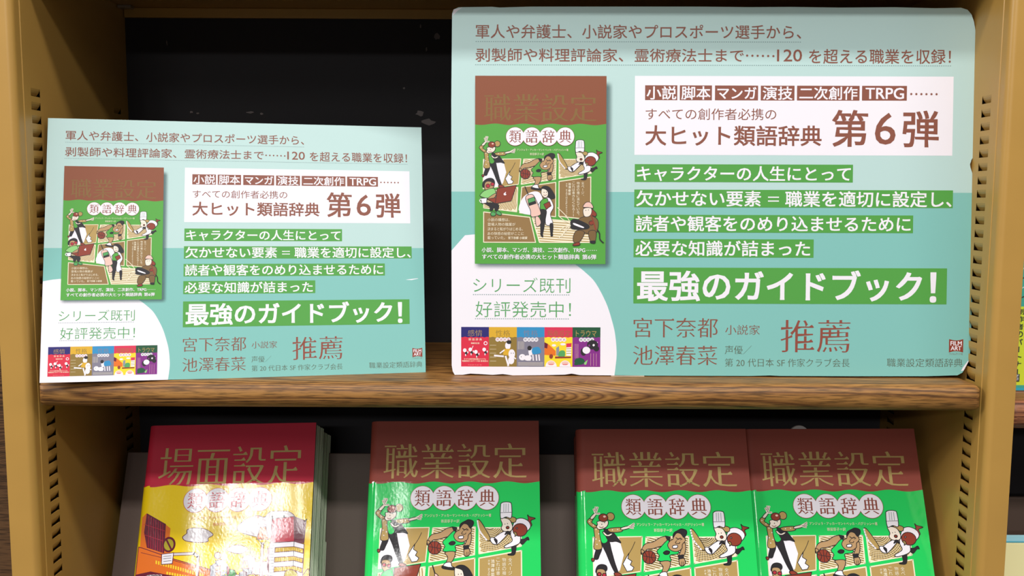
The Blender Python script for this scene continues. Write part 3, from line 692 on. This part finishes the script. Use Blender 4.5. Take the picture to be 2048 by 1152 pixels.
def shade_mat(xr, yr):
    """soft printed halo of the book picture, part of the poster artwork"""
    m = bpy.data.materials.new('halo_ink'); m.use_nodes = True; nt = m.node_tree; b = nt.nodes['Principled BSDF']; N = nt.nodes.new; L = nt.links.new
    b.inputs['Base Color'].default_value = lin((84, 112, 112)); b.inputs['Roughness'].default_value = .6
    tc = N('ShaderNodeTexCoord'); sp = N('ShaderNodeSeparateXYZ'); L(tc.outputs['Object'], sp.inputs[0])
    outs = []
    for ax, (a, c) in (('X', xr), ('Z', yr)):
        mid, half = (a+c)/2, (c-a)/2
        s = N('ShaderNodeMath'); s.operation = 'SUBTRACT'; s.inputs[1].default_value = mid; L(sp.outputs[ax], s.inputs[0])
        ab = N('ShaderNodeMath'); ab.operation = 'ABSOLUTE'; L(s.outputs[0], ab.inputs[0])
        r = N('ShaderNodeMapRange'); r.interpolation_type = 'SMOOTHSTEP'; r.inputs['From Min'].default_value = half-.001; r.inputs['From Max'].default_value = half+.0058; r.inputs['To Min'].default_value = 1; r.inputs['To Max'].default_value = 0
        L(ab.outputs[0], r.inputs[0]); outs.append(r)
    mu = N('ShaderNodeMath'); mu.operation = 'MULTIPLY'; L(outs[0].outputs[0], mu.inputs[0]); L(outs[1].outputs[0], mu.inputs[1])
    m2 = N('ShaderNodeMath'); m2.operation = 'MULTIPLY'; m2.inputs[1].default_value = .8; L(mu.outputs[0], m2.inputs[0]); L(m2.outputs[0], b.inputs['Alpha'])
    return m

def dup_children(src, dst, skip=()):
    for ch in list(src.children):
        if ch.name.split('.')[0] in skip: continue
        c = ch.copy(); C.objects.link(c); c.parent = dst
        for g in list(ch.children):
            d = g.copy(); C.objects.link(d); d.parent = c

def foam_board(parent, outline, th=.005):
    n = len(outline); V = [(x, 0, y) for x, y in outline]+[(x, th, y) for x, y in outline]
    F = [(i, (i+1) % n, n+(i+1) % n, n+i) for i in range(n)]+[tuple(t) for t in tessellate_polygon([[Vector((x, y, 0)) for x, y in outline]])]
    F += [tuple(n+i for i in t) for t in tessellate_polygon([[Vector((x, y, 0)) for x, y in outline]])]
    return obj('foam_board', V, F, FOAM, parent)
def easel(parent, w, h, ang):
    """fold-out card strut glued to the back"""
    c = w/2; hh = h*.62; d = math.sin(ang)*hh; zz = -.0
    V = [(c-.035, .0055, hh), (c+.035, .0055, hh), (c+.05, .0055+d, zz+.004), (c-.05, .0055+d, zz+.004), (c-.035, .0065, hh), (c+.035, .0065, hh), (c+.05, .0075+d, zz+.004), (c-.05, .0075+d, zz+.004)]
    return obj('easel_strut', V, [(0, 1, 2, 3), (7, 6, 5, 4), (0, 4, 5, 1), (1, 5, 6, 2), (2, 6, 7, 3), (3, 7, 4, 0)], FOAM, parent)

big = thing('poster_board', 'large mint foam poster with worn blunted corners, right half of the shelf', 'poster',
            pose((-.0488, .7235, -.1447), (1, -.002, .0023), (-.0022, .0701, .9975)))
out_big = mmp(OUTLINE)
foam_board(big, out_big)
sheet_base(big, out_big, smooth_poly([(max(x, -.0002), y) for x, y in mmp(DISC)][1:], False)+[p for p in out_big if p[1] < .105 and p[0] < .1315],
           [(x, y) for x, y in out_big if y < .1486][:1] and [(.42278, .1489)]+[p for p in out_big if p[1] < .1485]+[(-.0004, .1487)],
           [[(.4150, .0040), (.4172, .0045), (.4212, .0122), (.4205, .0125), (.4165, .0070)], [(.0012, .2950), (.0003, .2900), (.0050, .2945), (.0085, .2966)], [(.0001, .0072), (.0024, -.0002), (.0052, .0010), (.0028, .0052)]])
poster_content(big)
obj('card_foot', [(.130, -.0005, -.0015), (.157, -.0005, -.0015), (.157, .03, -.0015), (.130, .03, -.0015), (.130, -.0005, -.0006), (.157, -.0005, -.0006), (.157, .03, -.0006), (.130, .03, -.0006)],
    [(0, 1, 2, 3), (4, 5, 6, 7), (0, 1, 5, 4), (1, 2, 6, 5), (2, 3, 7, 6), (3, 0, 4, 7)], mat('beige_card', (196, 180, 160), .7), big)
easel(big, .42, .297, .30)

small = thing('poster_board', 'smaller mint foam poster with square corners, standing angled at the left', 'poster',
              pose((-.3632, .6815, -.1447), (.9831, .1828, -.0059), (-.0344, .2167, .9756)))
S = .297/.42
rect = [(0, .297), (.42, .297), (.42, 0), (0, 0)]
holder = small; small.matrix_world = small.matrix_world @ Matrix.Diagonal((S, S*1.0, .21/.297, 1))
foam_board(small, rect, .0065)
ds = mmp(DISC); ds = [(max(0, x), max(0, y)) for x, y in ds]
sheet_base(small, rect, smooth_poly(ds, False)+[(0, 0)], [(.42, .1489), (.42, 0), (0, 0), (0, .1487)], [[(.398, .1110), (.412, .1125), (.4135, .1122), (.405, .1105)]])
dup_children(big, small, ('foam_board', 'printed_sheet', 'card_foot', 'easel_strut'))
easel(small, .42, .297, .42)

# ================================================================== books
BW, BH, BT = .148, .211, .0255
def jacket_profile(o=0., x1=BW, t=BT):
    """cover folded round the back of the book: front, rounded spine on the left, rear"""
    pr = [(x1, -o)]
    pr += [(.0052, -o), (.004, -o)]
    for k in range(1, 7):
        a = k/7*math.pi/2; pr.append((.004-(.007+o)*math.sin(a), .007-(.007+o)*math.cos(a)))
    for k in range(1, 7):
        a = k/7*math.pi/2; pr.append((.004-(.007+o)*math.cos(a), t-.007+(.007+o)*math.sin(a)))
    pr += [(.004, t+o), (x1-.0025, t+o)]
    return pr
def fold(name, o, th, z0, z1, m, parent, ztop=None):
    pr = jacket_profile(o); inn = jacket_profile(o-th); n = len(pr)
    V = [(x, y, z0) for x, y in pr]+[(x, y, z1) for x, y in pr]+[(x, y, z0) for x, y in inn]+[(x, y, z1) for x, y in inn]
    F = [(i, i+1, n+i+1, n+i) for i in range(n-1)]+[(2*n+i, 3*n+i, 3*n+i+1, 2*n+i+1) for i in range(n-1)]
    F += [(n+i, n+i+1, 3*n+i+1, 3*n+i) for i in range(n-1)]+[(i, 2*n+i, 2*n+i+1, i+1) for i in range(n-1)]+[(0, n, 3*n, 2*n), (n-1, 3*n-1, 4*n-1, 2*n-1)]
    o_ = obj(name, V, F, m, parent); 
    for p in o_.data.polygons[:2*(n-1)]: p.use_smooth = True
    o_.data.set_sharp_from_angle(angle=.5)
    return o_

def pages(parent, skew=0):
    """page block with a few gathered sections standing slightly proud of each other"""
    V, F = [], []
    n = 9; ys = [.0069+(BT-.0069)*(k/n) for k in range(n+1)]; ys[-1] = BT-.0007
    for k in range(n):
        a, b = ys[k], ys[k+1]-.00025; x1 = BW-.0007-(.0004 if k % 3 == 1 else 0)-(.0003 if k % 2 else 0); z1 = BH-.0012-(k % 2)*.0003
        i = len(V); V += [(x, y, z) for x in (.001, x1+skew*(a+b)/2/BT) for y in (a, b) for z in (.001, z1)]
        F += [tuple(i+q for q in f) for f in ((0, 1, 3, 2), (4, 6, 7, 5), (0, 4, 5, 1), (2, 3, 7, 6), (0, 2, 6, 4), (1, 5, 7, 3))]
    return obj('page_block', V, F, PAPER, parent)

BAND_V = .2535          # the glossy band reaches up to just above the wavy line
def plain_book(name, M, label, head, body, group=None, skew=0):
    t = thing(name, label, 'book', M, group)
    j = fold('dust_jacket', .0, .00035, 0, BH, pm(head, 'cloth'), t)
    pages(t, skew)
    box('shaded_leaves', BW-.03, BW-.0004, .0004, .0068, .001, BH-.0008, mat('shaded_leaf', (150, 150, 142), .7), t)  # front leaves of the block, coloured grey for the shade on them
    ob = fold('obi_band', .0005, .0004, -.0002, BH*(1-BAND_V), pm(body, 'film'), t); ob['label'] = 'glossy wrap-round band'
    return t, j, ob
fn_b = cover_map(0, 0, BW, BH)
def headwave(ob, head, v=.2585):
    """the strip of the head colour printed along the top of the band, ending in the wavy line; carried round the spine"""
    pr = Print(.0005, 'film', fn_b); pr.poly(head, [(.027, BAND_V), (1, BAND_V)]+[(max(.027, a), b) for a, b in wave_pts(v)][::-1]); o = pr.build('wavy_edge', ob)
    prof = jacket_profile(.00052); V, F = [], []
    for i, (x, y) in enumerate(prof[1:]):
        V += [(x, y, BH*(1-BAND_V)), (x, y, BH*(1-.2585+.0025*math.sin(i*1.1)))]
    for i in range(len(prof)-2): F.append((2*i, 2*i+1, 2*i+3, 2*i+2))
    obj('wavy_edge', V, F, pm(head, 'film'), ob)
    return o

def green_book(M, label, proto=None, group='green and brown dictionaries standing face out'):
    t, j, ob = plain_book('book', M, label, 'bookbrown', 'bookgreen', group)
    p = Print(.0001, 'cloth', fn_b); p.text('bookgold', '職業設定', .069, .2415, .926, .0960, *STY['T']); p.build('title_lettering', j)
    headwave(ob, 'bookbrown')
    green_cover(ob, fn_b, BW, .00052, 'film', False)
    return t
def copy_thing(src, M, label):
    r = src.copy(); C.objects.link(r); r.matrix_world = M; r['label'] = label
    dup_children(src, r)
    return r

LEAN = 24.9
M2 = lean_pose((-.1212, .7051, -.3936), 24.74, .55, .35); M3 = lean_pose((.0617, .6983, -.3979), LEAN, -.84, .61); M4 = lean_pose((.2122, .7068, -.3992), LEAN, -3.16, 1.24)
b2 = green_book(M2, 'green and brown book standing alone with a bare gap on both sides')
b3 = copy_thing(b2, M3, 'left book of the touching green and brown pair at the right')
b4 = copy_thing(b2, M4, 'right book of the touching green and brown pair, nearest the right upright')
t4 = b4

# the yellow and red volume
def yellow_art(ob):
    pr = Print(.00052, 'film', fn_b); K = BW; lw = .0042*K
    def G(z):
        o = []
        for x, y in z:
            X = 270+x/3.693; Y = 840+y/3.693; Y += .03*(X-470)
            xl = 305.2-.1193*(Y-857); xr = 633.7-.0472*(Y-847); o.append((min(1, max(.0, (X-xl)/(xr-xl))), .321+(Y-995)*.00222))
        return o
    def f(c, z, sm=False, ol=True): pr.poly(c, G(z), sm, lw if ol else 0, 'darkpurple')
    def l(c, z, w=1, sm=False): pr.line(c, G(z), lw*w, sm)
    def e(c, x, y, rx, ry, ol=True, rot=0, n=24): f(c, [(x+rx*math.cos(6.2832*i/n)*math.cos(rot)-ry*math.sin(6.2832*i/n)*math.sin(rot), y+rx*math.cos(6.2832*i/n)*math.sin(rot)+ry*math.sin(6.2832*i/n)*math.cos(rot)) for i in range(n)], False, ol)
    f('cloud', [(355, 830), (385, 805), (390, 780), (440, 768), (520, 775), (580, 810), (545, 835), (540, 858), (470, 864), (380, 855)], True)
    f('cloud', [(680, 910), (740, 880), (800, 885), (838, 905), (790, 935), (730, 932)], True)
    f('cloud', [(800, 720), (900, 680), (960, 690), (1000, 655), (1080, 648), (1150, 655), (1190, 700), (1150, 790), (1000, 830), (880, 820), (760, 780)], True)
    # left: dark screened building, orange hall
    f('orange', [(90, 672), (230, 745), (266, 772), (258, 860), (300, 880), (220, 1000), (40, 930), (60, 700)], False, False)
    f('darkpurple', [(95, 675), (230, 745), (218, 935), (95, 900), (75, 800)])
    for k in range(7): l('bookred', [(108+k*17, 690+k*9), (104+k*17, 900+k*5)], .5)
    for y in (745, 815): l('bookred', [(70, y), (225, y+45)], .5)
    f('orange', [(0, 900), (60, 905), (290, 975), (575, 1045), (575, 1115), (560, 1130), (0, 1130)]); l('darkpurple', [(50, 935), (290, 985), (570, 1050)], .7)
    for k in range(20): f('yellow', [(158+k*18, 985+k*4.4), (168+k*18, 988+k*4.4), (167+k*18, 1010+k*4.4), (157+k*18, 1008+k*4.4)], False, False)
    for k in range(16): f('yellow', [(238+k*19, 1058+k*3), (250+k*19, 1060+k*3), (249+k*19, 1078+k*3), (237+k*19, 1076+k*3)], False, False)
    f('darkpurple', [(0, 1080), (120, 1058), (240, 1078), (560, 1118), (600, 1130), (600, 1260), (0, 1260)], False, False)
    for k in range(5): f('orange', [(205+k*80, 1100), (262+k*80, 1104), (262+k*80, 1240), (205+k*80, 1240)])
    e('darkpurple', 255, 880, 45, 50, rot=.5); e('mustard', 254, 881, 34, 39, False, .5); l('darkpurple', [(238, 850), (272, 912)], 2.4)
    l('darkpurple', [(288, 944), (440, 938), (470, 958), (454, 1260)], 4.4); l('cloud', [(288, 944), (440, 938), (468, 958), (452, 1260)], 3)
    f('white', [(202, 944), (290, 934), (280, 1006), (200, 1012)]); 
    for y in (960, 975, 992): l('black', [(215, y), (272, y-6)], .6)
    l('cloud', [(50, 1160), (70, 1110), (110, 1088), (200, 1086)], 3, True)
    for x, c in ((145, 'red'), (168, 'pale'), (192, 'steel')): e(c, x, 1102, 13, 17)
    # middle: towers and shops
    f('steel', [(560, 1020), (600, 1000), (600, 985), (645, 975), (690, 1010), (690, 1260), (560, 1260)]); e('pink', 615, 950, 24, 22)
    for k in range(3): f('orange', [(598, 1020+k*40), (636, 1016+k*40), (636, 1046+k*40), (598, 1050+k*40)])
    for k in range(5):
        for j in range(2): e('limey', 655+j*20, 1050+k*24, 5, 5, False)
    f('leaf', [(690, 1035), (740, 1045), (760, 1080), (760, 1260), (690, 1260)]); f('red', [(686, 1025), (700, 1022), (700, 1070), (686, 1072)])
    for k in range(6): l('black', [(694, 1060+k*14), (756, 1066+k*14)], .5)
    f('cloud', [(745, 1075), (790, 1075), (790, 1260), (745, 1260)])
    for k in range(8): l('black', [(748, 1086+k*10), (788, 1086+k*10)], .5)
    f('steel', [(800, 960), (850, 945), (892, 965), (890, 1080), (830, 1100), (830, 1060), (800, 1050)]); f('steel', [(775, 1062), (800, 1055), (830, 1060), (830, 1260), (775, 1260)])
    l('black', [(858, 890), (854, 950)], .9); l('black', [(880, 920), (880, 960)], .9)
    f('pink', [(876, 992), (985, 985), (980, 1075), (870, 1075)]); f('limey', [(890, 1085), (960, 1080), (960, 1260), (890, 1260)])
    f('darkpurple', [(985, 900), (998, 890), (998, 1260), (975, 1260)]); 
    # right: red topped tower
    f('bookred', [(1018, 700), (1180, 684), (1182, 852), (1005, 862)]); f('darkpurple', [(1180, 684), (1270, 715), (1254, 862), (1182, 852)]); l('black', [(1016, 682), (1022, 702)], 1.5); l('black', [(1105, 678), (1105, 692)], 1.5); l('black', [(1275, 702), (1262, 716)], 1.5)
    f('white', [(1000, 864), (1182, 852), (1256, 870), (1236, 1260), (985, 1260)]); l('black', [(1181, 852), (1176, 1020)], .8)
    for k in range(4):
        y = 895+k*64; f('deepyellow', [(1040-k*3, y), (1180, y-8), (1250-k*4, y+6), (1248-k*4, y+36), (1180, y+20), (1038-k*3, y+32)])
        for j in range(12): l('black', [(1048+j*16, y), (1046+j*16, y+30)], .45)
    for k in range(12): l('black', [(1000, 880+k*20), (1030, 878+k*20)], .5)
    f('mustard', [(1000, 1152), (1020, 1110), (1060, 1092), (1100, 1110), (1118, 1050), (1170, 1040), (1210, 1070), (1205, 1130), (1240, 1150), (1240, 1260), (1000, 1260)], True); f('mustard', [(1230, 1120), (1260, 1060), (1300, 1045), (1300, 1260), (1230, 1260)], True)
    f('mustard', [(825, 1140), (830, 1090), (860, 1072), (900, 1090), (905, 1260), (825, 1260)], True)
    # street lamps
    for x, y, s in ((948, 760, 1.), (820, 985, .62)):
        l('darkpurple', [(x-2*s, y+105*s), (x-22*s, 1260)], 3.6*s+.8); l('cloud', [(x-2*s, y+105*s), (x-22*s, 1260)], 2.4*s)
        l('black', [(x-38*s, y+80*s), (x, y+115*s), (x+40*s, y+80*s)], .7); f('orange', [(x-18*s, y-2*s), (x+22*s, y-4*s), (x+44*s, y+80*s), (x-44*s, y+80*s)]); l('darkpurple', [(x+2*s, y), (x+6*s, y+80*s)], .6)
    pr.build('city_drawing', ob)
    p2 = Print(.0010, 'film', fn_b); disc_words(p2, BW, 'bookred', 'bookred'); p2.build('subtitle_disc', ob)
    p3 = Print(.0010, 'film', fn_b); p3.text('orange', 'アンジェラ・アッカーマン＋ベッカ・パグリッシ＝著', .290, .4000, .69, .3870, *STY['R']); p3.text('orange', '滝本杏奈＝訳', .42, .4270, .53, .4130, *STY['R']); p3.build('lettering', ob)
M1 = lean_pose((-.3200, .7107, -.3995), 25.58, 2.29, .84)
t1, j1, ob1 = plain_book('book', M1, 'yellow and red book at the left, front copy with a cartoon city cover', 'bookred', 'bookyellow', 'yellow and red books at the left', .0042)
p = Print(.0001, 'cloth', fn_b); p.text('bookgold', '場面設定', .069, .2625, .926, .0960, *STY['T']); p.build('title_lettering', j1)
headwave(ob1, 'bookred'); yellow_art(ob1)
def behind(M, dx, dy, dz): return M @ Matrix.Translation((dx, dy, dz))
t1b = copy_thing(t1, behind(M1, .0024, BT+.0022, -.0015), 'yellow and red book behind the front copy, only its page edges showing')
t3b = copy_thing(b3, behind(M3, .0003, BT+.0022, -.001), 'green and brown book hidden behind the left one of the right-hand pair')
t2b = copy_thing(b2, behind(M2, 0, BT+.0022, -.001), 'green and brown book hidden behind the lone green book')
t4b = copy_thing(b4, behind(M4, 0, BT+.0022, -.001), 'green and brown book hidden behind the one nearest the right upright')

# sloping stand the books rest on
st = thing('display_stand', 'plain brown sloping board behind the face-out books', 'display stand', lean_pose((-.368, .7020, -.4010), 23.5, 0, 0))
yo = .068
box('sloping_panel', 0, .734, yo, yo+.004, -.035, .1985, PANEL, st, .0008)
box('ledge', 0, .734, -.01, yo, -.006, -.002, PANEL, st, .0008)
# white round tab peeking over the last book
tb = thing('round_tab', 'small white round tab peeking above the book nearest the right upright', 'tab', Matrix.Translation((.2635, .807, -.2165)))
V = []; n = 28
for y in (-.001, .001):
    for k in range(n): V.append((.0093*math.cos(6.2832*k/n), y, .0093*math.sin(6.2832*k/n)))
o = obj('disc', V, [tuple(range(n)), tuple(range(n, 2*n))]+[(k, (k+1) % n, n+(k+1) % n, n+k) for k in range(n)], mat('white_plastic', (214, 210, 208), .5), tb)
box('stem', -.002, .002, -.001, .001, -.05, -.006, mat('white_plastic', (214, 210, 208), .5), tb)

# books of the next bay
nbk = thing('book', 'tall book with a teal and lime spine in the next bay at the right edge', 'book', Matrix.Translation((.4112, .735, -.1584)))
box('cover', 0, .027, 0, .12, 0, .30, mat('limey_cover', PAL['limey'], .35), nbk, .001)
s = Print(0, 'print'); s.rect('tealbook', .0002, .0705, .0268, .2995); s.rect('aqua', .0001, .0003, .0269, .0026); s.rect('tealbook', .0001, .0026, .0269, .0048)
for k in range(26):
    s.line('mint' if k % 2 else 'ink', [(.004, .076+k*.008), (.012, .080+k*.008), (.016, .075+k*.008), (.024, .081+k*.008)], .0010)
s.build('spine_print', nbk)
s = Print(.0003, 'print')
zt = .0695
for ch in '創作者のパートナー':
    if ch == 'ー': s.rect('ink', .0072, zt-.0054, .0082, zt-.0008)
    else: s.text('ink', ch, .0050, zt-.0055, .0104, zt-.0005, *STY['B'])
    zt -= .0063
s.rect('ink', .0056, .0078, .0098, .0142)
s.text('white', '学', .0063, .0115, .0091, .0139, *STY['R']); s.text('white', '研', .0063, .0087, .0091, .0112, *STY['R'])
s.build('lettering', nbk)
tl = thing('book', 'book with teal top edge and cream cover low down at the right edge', 'book', lean_pose((.3985, .690, -.4080), 14, 0, 0))
box('cover', 0, .14, 0, .004, 0, .128, mat('cream_cover', PAL['creamcover'], .4), tl, .0006)
box('page_block', .001, .139, .0042, .02, .001, .127, mat('teal_paper', PAL['aqua'], .45), tl)
box('rear_cover', 0, .14, .0202, .0235, 0, .132, mat('pale_teal', (150, 190, 196), .35), tl, .0006)
ns = box('sloping_panel', .3975, .60, .800, .804, -.464, -.2715, PANEL, None, .0008); tag(ns, 'brown upright display board behind the low books of the next bay', 'display stand')
